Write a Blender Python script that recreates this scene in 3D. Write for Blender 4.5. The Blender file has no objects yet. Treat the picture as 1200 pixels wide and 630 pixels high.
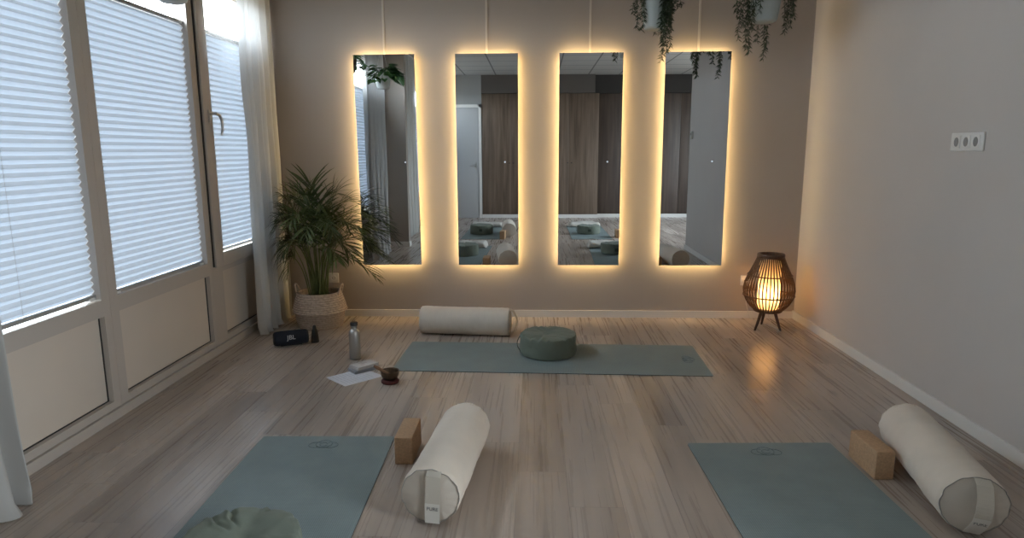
import bpy, bmesh, math, random
from mathutils import Vector, Matrix, noise
PI = math.pi
random.seed(7)
S = bpy.context.scene
COL = S.collection

# ------------------------------------------------------------------ materials
def mat_new(name):
    m = bpy.data.materials.new(name); m.use_nodes = True
    m.node_tree.nodes.clear()
    return m, m.node_tree.nodes, m.node_tree.links
def out(n, l, sock):
    o = n.new('ShaderNodeOutputMaterial'); l.new(sock, o.inputs['Surface']); return o
def rgb(c): return (c[0], c[1], c[2], 1)
def pbr(name, color, rough=.6, metal=0, spec=.5, bump=0, bscale=200, var=0, vscale=8, sheen=0, coords='Object', stretch=(1, 1, 1), bdist=.002):
    m, n, l = mat_new(name)
    b = n.new('ShaderNodeBsdfPrincipled')
    b.inputs['Base Color'].default_value = rgb(color)
    b.inputs['Roughness'].default_value = rough
    b.inputs['Metallic'].default_value = metal
    b.inputs['Specular IOR Level'].default_value = spec
    if sheen: b.inputs['Sheen Weight'].default_value = sheen
    tc = n.new('ShaderNodeTexCoord'); mp = n.new('ShaderNodeMapping')
    mp.inputs['Scale'].default_value = stretch
    l.new(tc.outputs[coords], mp.inputs['Vector'])
    if bump:
        t = n.new('ShaderNodeTexNoise'); t.inputs['Scale'].default_value = bscale; t.inputs['Detail'].default_value = 4
        l.new(mp.outputs[0], t.inputs['Vector'])
        bp = n.new('ShaderNodeBump'); bp.inputs['Strength'].default_value = bump; bp.inputs['Distance'].default_value = bdist
        l.new(t.outputs['Fac'], bp.inputs['Height']); l.new(bp.outputs[0], b.inputs['Normal'])
    if var:
        t = n.new('ShaderNodeTexNoise'); t.inputs['Scale'].default_value = vscale; t.inputs['Detail'].default_value = 5
        l.new(mp.outputs[0], t.inputs['Vector'])
        r = n.new('ShaderNodeValToRGB')
        r.color_ramp.elements[0].position = .3; r.color_ramp.elements[1].position = .7
        r.color_ramp.elements[0].color = rgb([c * (1 - var) for c in color])
        r.color_ramp.elements[1].color = rgb([min(1, c * (1 + var)) for c in color])
        l.new(t.outputs['Fac'], r.inputs[0]); l.new(r.outputs[0], b.inputs['Base Color'])
    out(n, l, b.outputs[0])
    return m
def emis(name, color, s):
    m, n, l = mat_new(name)
    e = n.new('ShaderNodeEmission'); e.inputs[0].default_value = rgb(color); e.inputs[1].default_value = s
    out(n, l, e.outputs[0]); return m
def translucent(name, color, k, extra_transparent=0, rough=.8, tcol=None):
    m, n, l = mat_new(name)
    d = n.new('ShaderNodeBsdfDiffuse'); d.inputs[0].default_value = rgb(color)
    t = n.new('ShaderNodeBsdfTranslucent'); t.inputs[0].default_value = rgb(tcol or color)
    mx = n.new('ShaderNodeMixShader'); mx.inputs[0].default_value = k
    l.new(d.outputs[0], mx.inputs[1]); l.new(t.outputs[0], mx.inputs[2])
    s = mx.outputs[0]
    if extra_transparent:
        tr = n.new('ShaderNodeBsdfTransparent'); m2 = n.new('ShaderNodeMixShader'); m2.inputs[0].default_value = extra_transparent
        l.new(s, m2.inputs[1]); l.new(tr.outputs[0], m2.inputs[2]); s = m2.outputs[0]
    out(n, l, s); return m
def glass_mat():
    m, n, l = mat_new('window_glass')
    tr = n.new('ShaderNodeBsdfTransparent'); tr.inputs[0].default_value = (.93, .96, .95, 1)
    g = n.new('ShaderNodeBsdfGlossy'); g.inputs['Roughness'].default_value = .01
    lw = n.new('ShaderNodeLayerWeight'); lw.inputs[0].default_value = .5
    pw = n.new('ShaderNodeMath'); pw.operation = 'POWER'; l.new(lw.outputs['Facing'], pw.inputs[0]); pw.inputs[1].default_value = 5
    fr = n.new('ShaderNodeMath'); fr.operation = 'MULTIPLY_ADD'; l.new(pw.outputs[0], fr.inputs[0]); fr.inputs[1].default_value = .8; fr.inputs[2].default_value = .03
    mx = n.new('ShaderNodeMixShader')
    l.new(fr.outputs[0], mx.inputs[0]); l.new(tr.outputs[0], mx.inputs[1]); l.new(g.outputs[0], mx.inputs[2])
    out(n, l, mx.outputs[0]); return m

def math_n(n, l, op, a, b=None, c=None):
    x = n.new('ShaderNodeMath'); x.operation = op
    for i, v in enumerate((a, b, c)):
        if v is None: continue
        if isinstance(v, (int, float)): x.inputs[i].default_value = v
        else: l.new(v, x.inputs[i])
    return x.outputs[0]

def floor_mat():
    m, n, l = mat_new('oak_laminate')
    tc = n.new('ShaderNodeTexCoord'); sp = n.new('ShaderNodeSeparateXYZ'); l.new(tc.outputs['Object'], sp.inputs[0])
    M = lambda op, a, b=None, c=None: math_n(n, l, op, a, b, c)
    u = M('DIVIDE', M('SUBTRACT', sp.outputs[0], .13 - 20 * .2), .2)
    k = M('FLOOR', u); fu = M('FRACT', u)
    off = M('MULTIPLY', k, 1.02)
    v = M('DIVIDE', M('SUBTRACT', M('ADD', sp.outputs[1], 129.0 + 20 * 1.02 - 2.25 ), off), 1.29)
    kv = M('FLOOR', v); fv = M('FRACT', v)
    cb = n.new('ShaderNodeCombineXYZ'); l.new(k, cb.inputs[0]); l.new(kv, cb.inputs[1])
    wn = n.new('ShaderNodeTexWhiteNoise'); wn.noise_dimensions = '3D'; l.new(cb.outputs[0], wn.inputs['Vector'])
    # grain coordinates, offset per plank
    ad = n.new('ShaderNodeVectorMath'); ad.operation = 'MULTIPLY_ADD'
    l.new(wn.outputs['Color'], ad.inputs[0]); ad.inputs[1].default_value = (7, 9, 5); l.new(tc.outputs['Object'], ad.inputs[2])
    def tex(scale, st, detail, dist=0, rough=.55):
        mp = n.new('ShaderNodeMapping'); mp.inputs['Scale'].default_value = st; l.new(ad.outputs[0], mp.inputs[0])
        t = n.new('ShaderNodeTexNoise'); t.inputs['Scale'].default_value = scale; t.inputs['Detail'].default_value = detail
        t.inputs['Distortion'].default_value = dist; t.inputs['Roughness'].default_value = rough
        l.new(mp.outputs[0], t.inputs['Vector']); return t.outputs['Fac']
    broad = tex(1.0, (5.5, .8, 1), 3, .5, .5); mid = tex(1.0, (20, .9, 1), 3, 0, .5)
    fine = tex(1.0, (75, 1.6, 1), 4, 0, .5)
    # cathedral grain
    mp = n.new('ShaderNodeMapping'); mp.inputs['Scale'].default_value = (9, .75, 1); l.new(ad.outputs[0], mp.inputs[0])
    wv = n.new('ShaderNodeTexWave'); wv.wave_type = 'BANDS'; wv.bands_direction = 'X'; wv.inputs['Scale'].default_value = .42
    wv.inputs['Distortion'].default_value = 6; wv.inputs['Detail'].default_value = 3; wv.inputs['Detail Scale'].default_value = .9
    l.new(mp.outputs[0], wv.inputs['Vector'])
    # knots
    mpk = n.new('ShaderNodeMapping'); mpk.inputs['Scale'].default_value = (4.2, 1.5, 1); l.new(ad.outputs[0], mpk.inputs[0])
    vo = n.new('ShaderNodeTexVoronoi'); vo.inputs['Scale'].default_value = .9; dn = n.new('ShaderNodeTexNoise'); dn.inputs['Scale'].default_value = 9; l.new(mpk.outputs[0], dn.inputs['Vector'])
    dv = n.new('ShaderNodeVectorMath'); dv.operation = 'MULTIPLY_ADD'; l.new(dn.outputs['Color'], dv.inputs[0]); dv.inputs[1].default_value = (.07, .05, 0); l.new(mpk.outputs[0], dv.inputs[2]); l.new(dv.outputs[0], vo.inputs['Vector'])
    kn = n.new('ShaderNodeMapRange'); kn.inputs[1].default_value = .02; kn.inputs[2].default_value = .11
    kn.inputs[3].default_value = 1; kn.inputs[4].default_value = 0; l.new(vo.outputs['Distance'], kn.inputs[0])
    fac = M('ADD', M('ADD', M('ADD', M('MULTIPLY', broad, .44), M('MULTIPLY', mid, .12)), M('MULTIPLY', fine, .09)), M('MULTIPLY_ADD', wv.outputs['Fac'], .05, .178))
    fac = M('SUBTRACT', fac, M('MULTIPLY', kn.outputs[0], .24))
    fac = M('ADD', fac, M('MULTIPLY', M('SUBTRACT', wn.outputs['Value'], .5), .20))
    r = n.new('ShaderNodeValToRGB'); e = r.color_ramp.elements
    e[0].position = .28; e[0].color = (.20, .158, .134, 1)
    e[1].position = .74; e[1].color = (.56, .475, .41, 1)
    x = e.new(.50); x.color = (.41, .338, .286, 1)
    l.new(fac, r.inputs[0])
    # seams
    eu = M('MINIMUM', fu, M('SUBTRACT', 1, fu)); ev = M('MINIMUM', fv, M('SUBTRACT', 1, fv))
    su = M('LESS_THAN', eu, .0045); sv = M('LESS_THAN', ev, .0008)
    seam = M('MAXIMUM', su, sv)
    mx = n.new('ShaderNodeMix'); mx.data_type = 'RGBA'
    l.new(M('MULTIPLY', seam, .65), mx.inputs[0]); l.new(r.outputs[0], mx.inputs[6]); mx.inputs[7].default_value = (.09, .07, .055, 1)
    b = n.new('ShaderNodeBsdfPrincipled'); l.new(mx.outputs[2], b.inputs['Base Color'])
    l.new(M('MULTIPLY_ADD', fine, .08, .24), b.inputs['Roughness'])
    b.inputs['Specular IOR Level'].default_value = .65
    bp = n.new('ShaderNodeBump'); bp.inputs['Strength'].default_value = .15; bp.inputs['Distance'].default_value = .0003
    l.new(M('SUBTRACT', fine, seam), bp.inputs['Height']); l.new(bp.outputs[0], b.inputs['Normal'])
    out(n, l, b.outputs[0]); return m

def mat_surface(name, color, ang):
    """closed-cell foam with a fine pressed grid"""
    m, n, l = mat_new(name)
    b = n.new('ShaderNodeBsdfPrincipled'); b.inputs['Roughness'].default_value = .62; b.inputs['Specular IOR Level'].default_value = .35
    tc = n.new('ShaderNodeTexCoord')
    def wave(direc, sc):
        w = n.new('ShaderNodeTexWave'); w.bands_direction = direc; w.inputs['Scale'].default_value = sc
        w.inputs['Distortion'].default_value = .6; w.inputs['Detail Scale'].default_value = 3
        l.new(tc.outputs['Object'], w.inputs['Vector']); return w.outputs['Fac']
    a = wave('X', 42); c = wave('Y', 42)
    h = math_n(n, l, 'MULTIPLY', a, c)
    t = n.new('ShaderNodeTexNoise'); t.inputs['Scale'].default_value = 7; t.inputs['Detail'].default_value = 6
    l.new(tc.outputs['Object'], t.inputs['Vector'])
    f = math_n(n, l, 'ADD', math_n(n, l, 'MULTIPLY', h, .5), math_n(n, l, 'MULTIPLY', t.outputs['Fac'], .5))
    r = n.new('ShaderNodeValToRGB'); r.color_ramp.elements[0].position = .1; r.color_ramp.elements[1].position = .8
    r.color_ramp.elements[0].color = rgb([x * .74 for x in color]); r.color_ramp.elements[1].color = rgb([x * 1.22 for x in color])
    l.new(f, r.inputs[0]); l.new(r.outputs[0], b.inputs['Base Color'])
    bp = n.new('ShaderNodeBump'); bp.inputs['Strength'].default_value = .6; bp.inputs['Distance'].default_value = .0015
    l.new(h, bp.inputs['Height']); l.new(bp.outputs[0], b.inputs['Normal'])
    out(n, l, b.outputs[0]); return m

def weave_mat(name, c1, c2, sx=60, sz=60):
    m, n, l = mat_new(name)
    b = n.new('ShaderNodeBsdfPrincipled'); b.inputs['Roughness'].default_value = .85
    tc = n.new('ShaderNodeTexCoord')
    t = n.new('ShaderNodeTexNoise'); t.inputs['Scale'].default_value = 60; t.inputs['Detail'].default_value = 6
    l.new(tc.outputs['Object'], t.inputs['Vector'])
    w = n.new('ShaderNodeTexWave'); w.bands_direction = 'Z'; w.inputs['Scale'].default_value = sz; w.inputs['Distortion'].default_value = 1.5
    l.new(tc.outputs['Object'], w.inputs['Vector'])
    f = math_n(n, l, 'ADD', math_n(n, l, 'MULTIPLY', t.outputs['Fac'], .6), math_n(n, l, 'MULTIPLY', w.outputs['Fac'], .4))
    r = n.new('ShaderNodeValToRGB'); r.color_ramp.elements[0].position = .2; r.color_ramp.elements[1].position = .8
    r.color_ramp.elements[0].color = rgb(c1); r.color_ramp.elements[1].color = rgb(c2)
    l.new(f, r.inputs[0]); l.new(r.outputs[0], b.inputs['Base Color'])
    bp = n.new('ShaderNodeBump'); bp.inputs['Strength'].default_value = .5; bp.inputs['Distance'].default_value = .004
    l.new(f, bp.inputs['Height']); l.new(bp.outputs[0], b.inputs['Normal'])
    out(n, l, b.outputs[0]); return m

def wood_mat(name, dark, light, horiz=False, rough=.5):
    m, n, l = mat_new(name)
    b = n.new('ShaderNodeBsdfPrincipled'); b.inputs['Roughness'].default_value = rough
    tc = n.new('ShaderNodeTexCoord'); mp = n.new('ShaderNodeMapping')
    mp.inputs['Scale'].default_value = (1, 14, 14) if horiz else (14, 14, .8)
    l.new(tc.outputs['Object'], mp.inputs[0])
    t = n.new('ShaderNodeTexNoise'); t.inputs['Scale'].default_value = 1.2; t.inputs['Detail'].default_value = 7; t.inputs['Distortion'].default_value = .4
    l.new(mp.outputs[0], t.inputs['Vector'])
    r = n.new('ShaderNodeValToRGB'); r.color_ramp.elements[0].position = .32; r.color_ramp.elements[1].position = .68
    r.color_ramp.elements[0].color = rgb(dark); r.color_ramp.elements[1].color = rgb(light)
    l.new(t.outputs['Fac'], r.inputs[0]); l.new(r.outputs[0], b.inputs['Base Color'])
    out(n, l, b.outputs[0]); return m

def ceiling_mat():
    m, n, l = mat_new('ceiling_tiles')
    b = n.new('ShaderNodeBsdfPrincipled'); b.inputs['Roughness'].default_value = .9
    tc = n.new('ShaderNodeTexCoord'); sp = n.new('ShaderNodeSeparateXYZ'); l.new(tc.outputs['Object'], sp.inputs[0])
    M = lambda op, a, b_=None: math_n(n, l, op, a, b_)
    def line(s, off):
        f = M('FRACT', M('DIVIDE', M('ADD', s, off + 60), .6))
        return M('LESS_THAN', M('MINIMUM', f, M('SUBTRACT', 1, f)), .02)
    g = M('MAXIMUM', line(sp.outputs[0], .17), line(sp.outputs[1], .05))
    mx = n.new('ShaderNodeMix'); mx.data_type = 'RGBA'
    l.new(g, mx.inputs[0]); mx.inputs[6].default_value = (.50, .50, .49, 1); mx.inputs[7].default_value = (.2, .2, .2, 1)
    l.new(mx.outputs[2], b.inputs['Base Color']); out(n, l, b.outputs[0]); return m

WALLC = (.42, .378, .345)
M_ = dict(
    wall=pbr('greige_wall_paint', WALLC, .75, spec=.25, bump=.15, bscale=160, var=.02, vscale=2),
    wallR=pbr('grey_wall_paint', (.56, .525, .50), .75, spec=.25, bump=.15, bscale=160, var=.02, vscale=2),
    white=pbr('white_trim_paint', (.74, .72, .69), .45, spec=.4),
    frame=pbr('window_frame_paint', (.445, .395, .35), .42, spec=.45),
    panel=pbr('window_panel', (.58, .505, .43), .55, spec=.3, var=.02, vscale=3),
    gasket=pbr('black_rubber_gasket', (.015, .015, .015), .6),
    rail=pbr('aluminium_rail', (.42, .42, .43), .4, .6),
    plastic=pbr('white_plastic', (.72, .71, .69), .35),
    plastic_grey=pbr('grey_plastic', (.22, .22, .22), .4),
    steel=pbr('brushed_steel', (.50, .49, .47), .38, 1, bump=.1, bscale=60, stretch=(1, 1, .05)),
    blackp=pbr('black_plastic', (.018, .016, .016), .4),
    navy=pbr('navy_fabric_mesh', (.006, .009, .018), .8, bump=.6, bscale=900),
    logo=pbr('pale_logo_print', (.5, .5, .5), .5),
    paper=pbr('white_paper', (.74, .75, .80), .7),
    cards=pbr('white_card_edges', (.62, .58, .55), .6, var=.15, vscale=90, stretch=(.1, .1, 3)),
    card_box=pbr('grey_card_box', (.36, .37, .40), .6),
    card_print=pbr('faint_pink_print', (.52, .30, .27), .6),
    ink=pbr('grey_ink', (.52, .53, .57), .7),
    bronze=pbr('hammered_bronze', (.095, .058, .034), .4, .75, bump=.5, bscale=70, var=.3, vscale=40),
    redcloth=pbr('dark_red_cushion', (.075, .012, .010), .8),
    mallet=pbr('mallet_wood', (.20, .10, .05), .55),
    canvas=pbr('cream_cotton_canvas', (.74, .65, .55), .9, bump=.5, bscale=420, var=.06, vscale=5, sheen=.15, spec=.2),
    canvas_cap=pbr('cream_cotton_end', (.62, .555, .48), .9, bump=.5, bscale=420, var=.06, vscale=7, spec=.2),
    strap=pbr('cream_webbing', (.60, .55, .47), .85, bump=.6, bscale=500, stretch=(1, 6, 1), spec=.2),
    tag=pbr('cream_label', (.72, .69, .63), .7),
    tagink=pbr('dark_label_ink', (.17, .17, .17), .7),
    thread=pbr('grey_piping', (.34, .32, .285), .9),
    green=pbr('sage_cotton', (.175, .200, .160), .88, bump=.4, bscale=380, var=.08, vscale=6, sheen=.12, spec=.2),
    green_dark=pbr('sage_strap', (.06, .075, .06), .85),
    blanket=pbr('cream_wool', (.60, .56, .50), .95, bump=.6, bscale=200, var=.08, vscale=10, sheen=.2),
    cork=pbr('cork', (.46, .29, .165), .8, bump=.4, bscale=150, var=.16, vscale=120),
    mat=mat_surface('sage_blue_yoga_mat', (.250, .305, .305), 0),
    mat_edge=pbr('dark_mat_underside', (.02, .03, .032), .8),
    mat_logo=pbr('pressed_logo', (.11, .145, .148), .7),
    blind=translucent('pleated_blind_fabric', (.80, .82, .85), .58, tcol=(.068, .076, .088)),
    sheer=translucent('sheer_voile', (.88, .86, .81), .40, .0, tcol=(.34, .345, .355)),
    sheer2=translucent('cream_curtain_cloth', (.62, .60, .57), .35, .0, tcol=(.20, .20, .20)),
    rattan=pbr('dark_rattan', (.085, .038, .018), .5, var=.35, vscale=60),
    leg=pbr('lamp_leg_wood', (.07, .035, .02), .45),
    shade=translucent('lamp_shade_paper', (.9, .72, .48), .75),
    cordw=pbr('white_cord', (.6, .58, .55), .5),
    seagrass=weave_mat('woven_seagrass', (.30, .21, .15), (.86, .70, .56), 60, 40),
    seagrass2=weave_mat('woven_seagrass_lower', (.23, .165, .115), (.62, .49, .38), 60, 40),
    soil=pbr('potting_soil', (.03, .022, .016), .95, bump=1, bscale=60),
    palm=pbr('palm_leaf', (.048, .072, .024), .45, var=.5, vscale=5),
    palm2=pbr('light_palm_leaf', (.10, .14, .05), .45, var=.35, vscale=6),
    cane=pbr('palm_cane', (.15, .18, .06), .5, var=.35, vscale=14),
    pot=pbr('grey_white_ceramic', (.42, .47, .47), .45, var=.04, vscale=5),
    potw=pbr('white_ceramic', (.60, .60, .58), .4),
    potdark=pbr('taupe_ceramic', (.13, .115, .10), .5),
    vine=pbr('trailing_leaf', (.035, .058, .030), .55, var=.4, vscale=20),
    pothos=pbr('pothos_leaf', (.055, .14, .035), .4, var=.45, vscale=12),
    wardrobe=wood_mat('wardrobe_oak', (.095, .062, .042), (.19, .135, .095)),
    wardrobe2=wood_mat('wardrobe_dark_oak', (.045, .030, .022), (.085, .058, .044)),
    soffit=pbr('soffit_shade_paint', (.12, .105, .095), .8),  # wall colour darkened to carry the shade above the pale wardrobe
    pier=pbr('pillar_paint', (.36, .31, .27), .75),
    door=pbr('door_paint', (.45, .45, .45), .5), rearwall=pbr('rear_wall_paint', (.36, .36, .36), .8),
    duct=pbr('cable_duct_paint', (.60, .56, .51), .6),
    soffit2=pbr('recess_shade_paint', (.045, .040, .038), .8),  # shade of the recess painted in as a near-black wall colour
    floor=floor_mat(), ceiling=ceiling_mat(), glass=glass_mat(),
)
mm, n, l = mat_new('mirror_silver')
g = n.new('ShaderNodeBsdfGlossy'); g.inputs['Color'].default_value = (.66, .69, .71, 1); g.inputs['Roughness'].default_value = 0
out(n, l, g.outputs[0]); M_['mirror'] = mm
M_['led'] = emis('warm_led_strip', (1, .69, .30), 13.2)
M_['button'] = emis('touch_button_light', (.8, .9, 1), .22)
M_['tape'] = M_['rail']

# ------------------------------------------------------------------ mesh helpers
def link(name, me, mat=None, parent=None, loc=(0, 0, 0), rz=0, smooth=False):
    o = bpy.data.objects.new(name, me); COL.objects.link(o)
    if mat is not None and hasattr(me, 'materials'): me.materials.append(M_[mat] if isinstance(mat, str) else mat)
    if parent is not None: o.parent = parent
    o.location = loc; o.rotation_euler = (0, 0, rz)
    if smooth:
        for p in me.polygons: p.use_smooth = True
    return o
class MB:
    def __init__(s): s.v = []; s.f = []
    def add(s, vs, fs):
        b = len(s.v); s.v += [tuple(v) for v in vs]; s.f += [tuple(b + i for i in f) for f in fs]; return s
    def box(s, lo, hi, mtx=None):
        x0, y0, z0 = lo; x1, y1, z1 = hi
        vs = [Vector(p) for p in ((x0,y0,z0),(x1,y0,z0),(x1,y1,z0),(x0,y1,z0),(x0,y0,z1),(x1,y0,z1),(x1,y1,z1),(x0,y1,z1))]
        if mtx: vs = [mtx @ v for v in vs]
        return s.add(vs, [(0,3,2,1),(4,5,6,7),(0,1,5,4),(1,2,6,5),(2,3,7,6),(3,0,4,7)])
    def tube(s, pts, r, k=8, caps=True):
        pts = [Vector(p) for p in pts]; N = len(pts)
        rs = r if isinstance(r, (list, tuple)) else [r] * N
        up = None; rings = []
        for i, p in enumerate(pts):
            t = (pts[min(i + 1, N - 1)] - pts[max(i - 1, 0)])
            if t.length < 1e-9: t = Vector((0, 0, 1))
            t.normalize()
            if up is None: up = t.orthogonal().normalized()
            up = (up - t * up.dot(t))
            if up.length < 1e-6: up = t.orthogonal()
            up.normalize(); w = t.cross(up)
            rings.append([p + (up * math.cos(2*PI*j/k) + w * math.sin(2*PI*j/k)) * rs[i] for j in range(k)])
        vs = [v for R in rings for v in R]; fs = []
        for i in range(N - 1):
            for j in range(k): fs.append((i*k+j, i*k+(j+1)%k, (i+1)*k+(j+1)%k, (i+1)*k+j))
        if caps: fs.append(tuple(range(k))[::-1]); fs.append(tuple((N-1)*k+j for j in range(k)))
        return s.add(vs, fs)
    def ring(s, c, R, r, ax=2, k=48, kk=8, sy=1):
        vs = []; fs = []
        for i in range(k):
            a = 2*PI*i/k
            for j in range(kk):
                b = 2*PI*j/kk; q = R + r*math.cos(b)
                p = [q*math.cos(a), q*math.sin(a)*sy, r*math.sin(b)]
                if ax == 1: p = [p[0], p[2], p[1]]
                if ax == 0: p = [p[2], p[0], p[1]]
                vs.append((c[0]+p[0], c[1]+p[1], c[2]+p[2]))
                fs.append((i*kk+j, ((i+1)%k)*kk+j, ((i+1)%k)*kk+(j+1)%kk, i*kk+(j+1)%kk))
        return s.add(vs, fs)
    def lathe(s, prof, c=(0, 0, 0), k=40, fn=None):
        vs = []; fs = []; n = len(prof)
        for (r, z) in prof:
            for j in range(k):
                a = 2*PI*j/k; p = Vector((c[0]+r*math.cos(a), c[1]+r*math.sin(a), c[2]+z))
                if fn: p = fn(p, a, r, z)
                vs.append(p)
        for i in range(n-1):
            for j in range(k): fs.append((i*k+j, i*k+(j+1)%k, (i+1)*k+(j+1)%k, (i+1)*k+j))
        if prof[0][0] > 1e-6: fs.append(tuple(range(k))[::-1])
        if prof[-1][0] > 1e-6: fs.append(tuple((n-1)*k+j for j in range(k)))
        return s.add(vs, fs)
    def build(s, name, mat, parent=None, loc=(0, 0, 0), rz=0, smooth=False, bevel=0, auto=False):
        me = bpy.data.meshes.new(name); me.from_pydata(s.v, [], s.f); me.validate(); me.update()
        if bevel:
            bm = bmesh.new(); bm.from_mesh(me)
            bmesh.ops.bevel(bm, geom=bm.edges[:], offset=bevel, segments=3, profile=.5, affect='EDGES')
            bm.to_mesh(me); bm.free(); smooth = True
        bm = bmesh.new(); bm.from_mesh(me); bmesh.ops.recalc_face_normals(bm, faces=bm.faces[:]); bm.to_mesh(me); bm.free()
        o = link(name, me, mat, parent, loc, rz, smooth)
        if bevel or auto:
            me.set_sharp_from_angle(angle=math.radians(40))
        return o
def tag(o, label=None, cat=None, group=None, kind=None):
    if label: o['label'] = label
    if cat: o['category'] = cat
    if group: o['group'] = group
    if kind: o['kind'] = kind
    return o
def empty(name, loc=(0, 0, 0), rz=0, **k):
    o = bpy.data.objects.new(name, None); COL.objects.link(o); o.location = loc; o.rotation_euler = (0, 0, rz); o.empty_display_size = .1
    return tag(o, **k)
def struct(o, label, cat=None):
    return tag(o, label, cat, kind='structure')
def copy_tree(o, parent=None):
    c = o.copy(); COL.objects.link(c)
    if parent is not None: c.parent = parent
    for ch in list(o.children): copy_tree(ch, c)
    return c
def sbox(name, lo, hi, mat, label, cat=None, parent=None, bevel=0):
    o = MB().box(lo, hi).build(name, mat, parent, bevel=bevel)
    if parent is None: struct(o, label, cat or name.split('_')[0])
    return o
def text_mesh(name, body, size, mat, parent, mtx, extrude=.0004):
    cu = bpy.data.curves.new(name, 'FONT'); cu.body = body; cu.size = size; cu.extrude = extrude
    cu.align_x = 'CENTER'; cu.align_y = 'CENTER'
    t = bpy.data.objects.new(name + '_t', cu); COL.objects.link(t)
    dg = bpy.context.evaluated_depsgraph_get(); me = bpy.data.meshes.new_from_object(t.evaluated_get(dg))
    bpy.data.objects.remove(t); bpy.data.curves.remove(cu)
    me.transform(mtx); me.materials.clear()
    return link(name, me, mat, parent)
def nz(x, y, z, s=1.0): return noise.noise(Vector((x*s, y*s, z*s)))

# ------------------------------------------------------------------ room
XL, XR, YB, YR, ZC = -2.076, 2.0245, 5.083, -3.15, 2.78
XF = 4.6; YE = 1.2
sbox('floor', (-2.2, YR-.7, -.05), (XF+.1, YB+.12, 0), 'floor', 'grey-brown oak plank floor', 'floor')
sbox('ceiling', (-2.2, YR-.7, ZC), (XF+.1, YB+.12, ZC+.05), 'ceiling', 'white tiled ceiling', 'ceiling')
sbox('wall_back', (-2.2, YB, 0), (XR+.1, YB+.12, ZC), 'wall', 'greige wall behind the four lit mirrors', 'wall')
sbox('wall_right', (XR, YE, 0), (XR+.12, YB, ZC), 'wallR', 'plain grey wall on the right side', 'wall')
sbox('wall_right_return', (XR+.12, YE, 0), (XF, YE+.12, ZC), 'wallR', 'return wall around the corner of the right wall', 'wall')
sbox('wall_rear', (-2.2, YR-.65, 0), (XF+.1, YR-.55, ZC), 'wall', 'rear wall behind the wardrobes', 'wall')
sbox('wall_rear_left', (-2.2, YR-.55, 0), (-1.06, YR, ZC), 'rearwall', 'pale wall around the white door at the rear', 'wall')
# baseboards
sbox('baseboard_back', (XL+.05, YB-.012, 0), (XR-.012, YB, .055), 'white', 'white skirting board along the back wall', 'baseboard')
sbox('baseboard_right', (XR-.012, YE-.012, 0), (XR, YB-.0, .062), 'white', 'white skirting board along the right wall', 'baseboard')
sbox('baseboard_return', (XR-.012, YE-.012, 0), (XF, YE, .062), 'white', 'white skirting board on the return wall', 'baseboard')
sbox('baseboard_rear', (-1.06, YR, 0), (1.25, YR+.012, .07), 'white', 'white skirting strip under the pale wardrobes', 'baseboard')
sbox('baseboard_rear_recess', (1.25, YR-.12, 0), (XF, YR-.108, .07), 'white', 'white skirting strip under the dark wardrobes', 'baseboard')
# left wall pieces: above the windows, pillar, piers
TOP = 2.42
o = MB().box((XL-.12, -3.7, TOP), (XL, YB, ZC)).box((XL-.12, -3.7, 0), (XL, -2.95, TOP)).box((XL-.12, -.75, 0), (XL, 1.22, TOP)).box((XL-.12, -2.95, 0), (XL, -.75, .53)).build('wall_left', 'wall')
struct(o, 'wall over and between the windows on the left', 'wall')
sbox('wall_pillar', (XL, .88, 0), (-1.76, 1.00, ZC), 'pier', 'brown-grey pillar on the window side', 'wall')
o = MB().box((-1.76, .88, 0), (-1.748, 1.012, .07)).box((XL, 1.00, 0), (-1.76, 1.012, .07)).build('baseboard_pillar', 'white'); struct(o, 'white skirting around the pillar', 'baseboard')
# far right end: unseen window added to let in fill daylight
o = MB().box((XF, YR-.55, 0), (XF+.1, YE+.12, .75)).box((XF, YR-.55, 2.5), (XF+.1, YE+.12, ZC)).box((XF, YR-.55, .75), (XF+.1, -1.75, 2.5)).box((XF, .9, .75), (XF+.1, YE+.12, 2.5)).build('wall_far_right', 'wall')
struct(o, 'side wall of the rear alcove around the added fill-light window', 'wall')
w5 = struct(empty('window_5', (XF, -.425, .75)), 'unseen wide window added in the rear alcove for fill daylight', 'window')
fb = MB()
for y in (-1.325, -.025, 1.275): fb.box((.0, y, 0), (.06, y+.05, 1.75))
fb.box((0, -1.325, 0), (.06, 1.325, .06)).box((0, -1.325, 1.69), (.06, 1.325, 1.75)).build('frame', 'frame', w5)
MB().box((.03, -1.31, .02), (.036, 1.31, 1.73)).build('pane', 'glass', w5)

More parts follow.
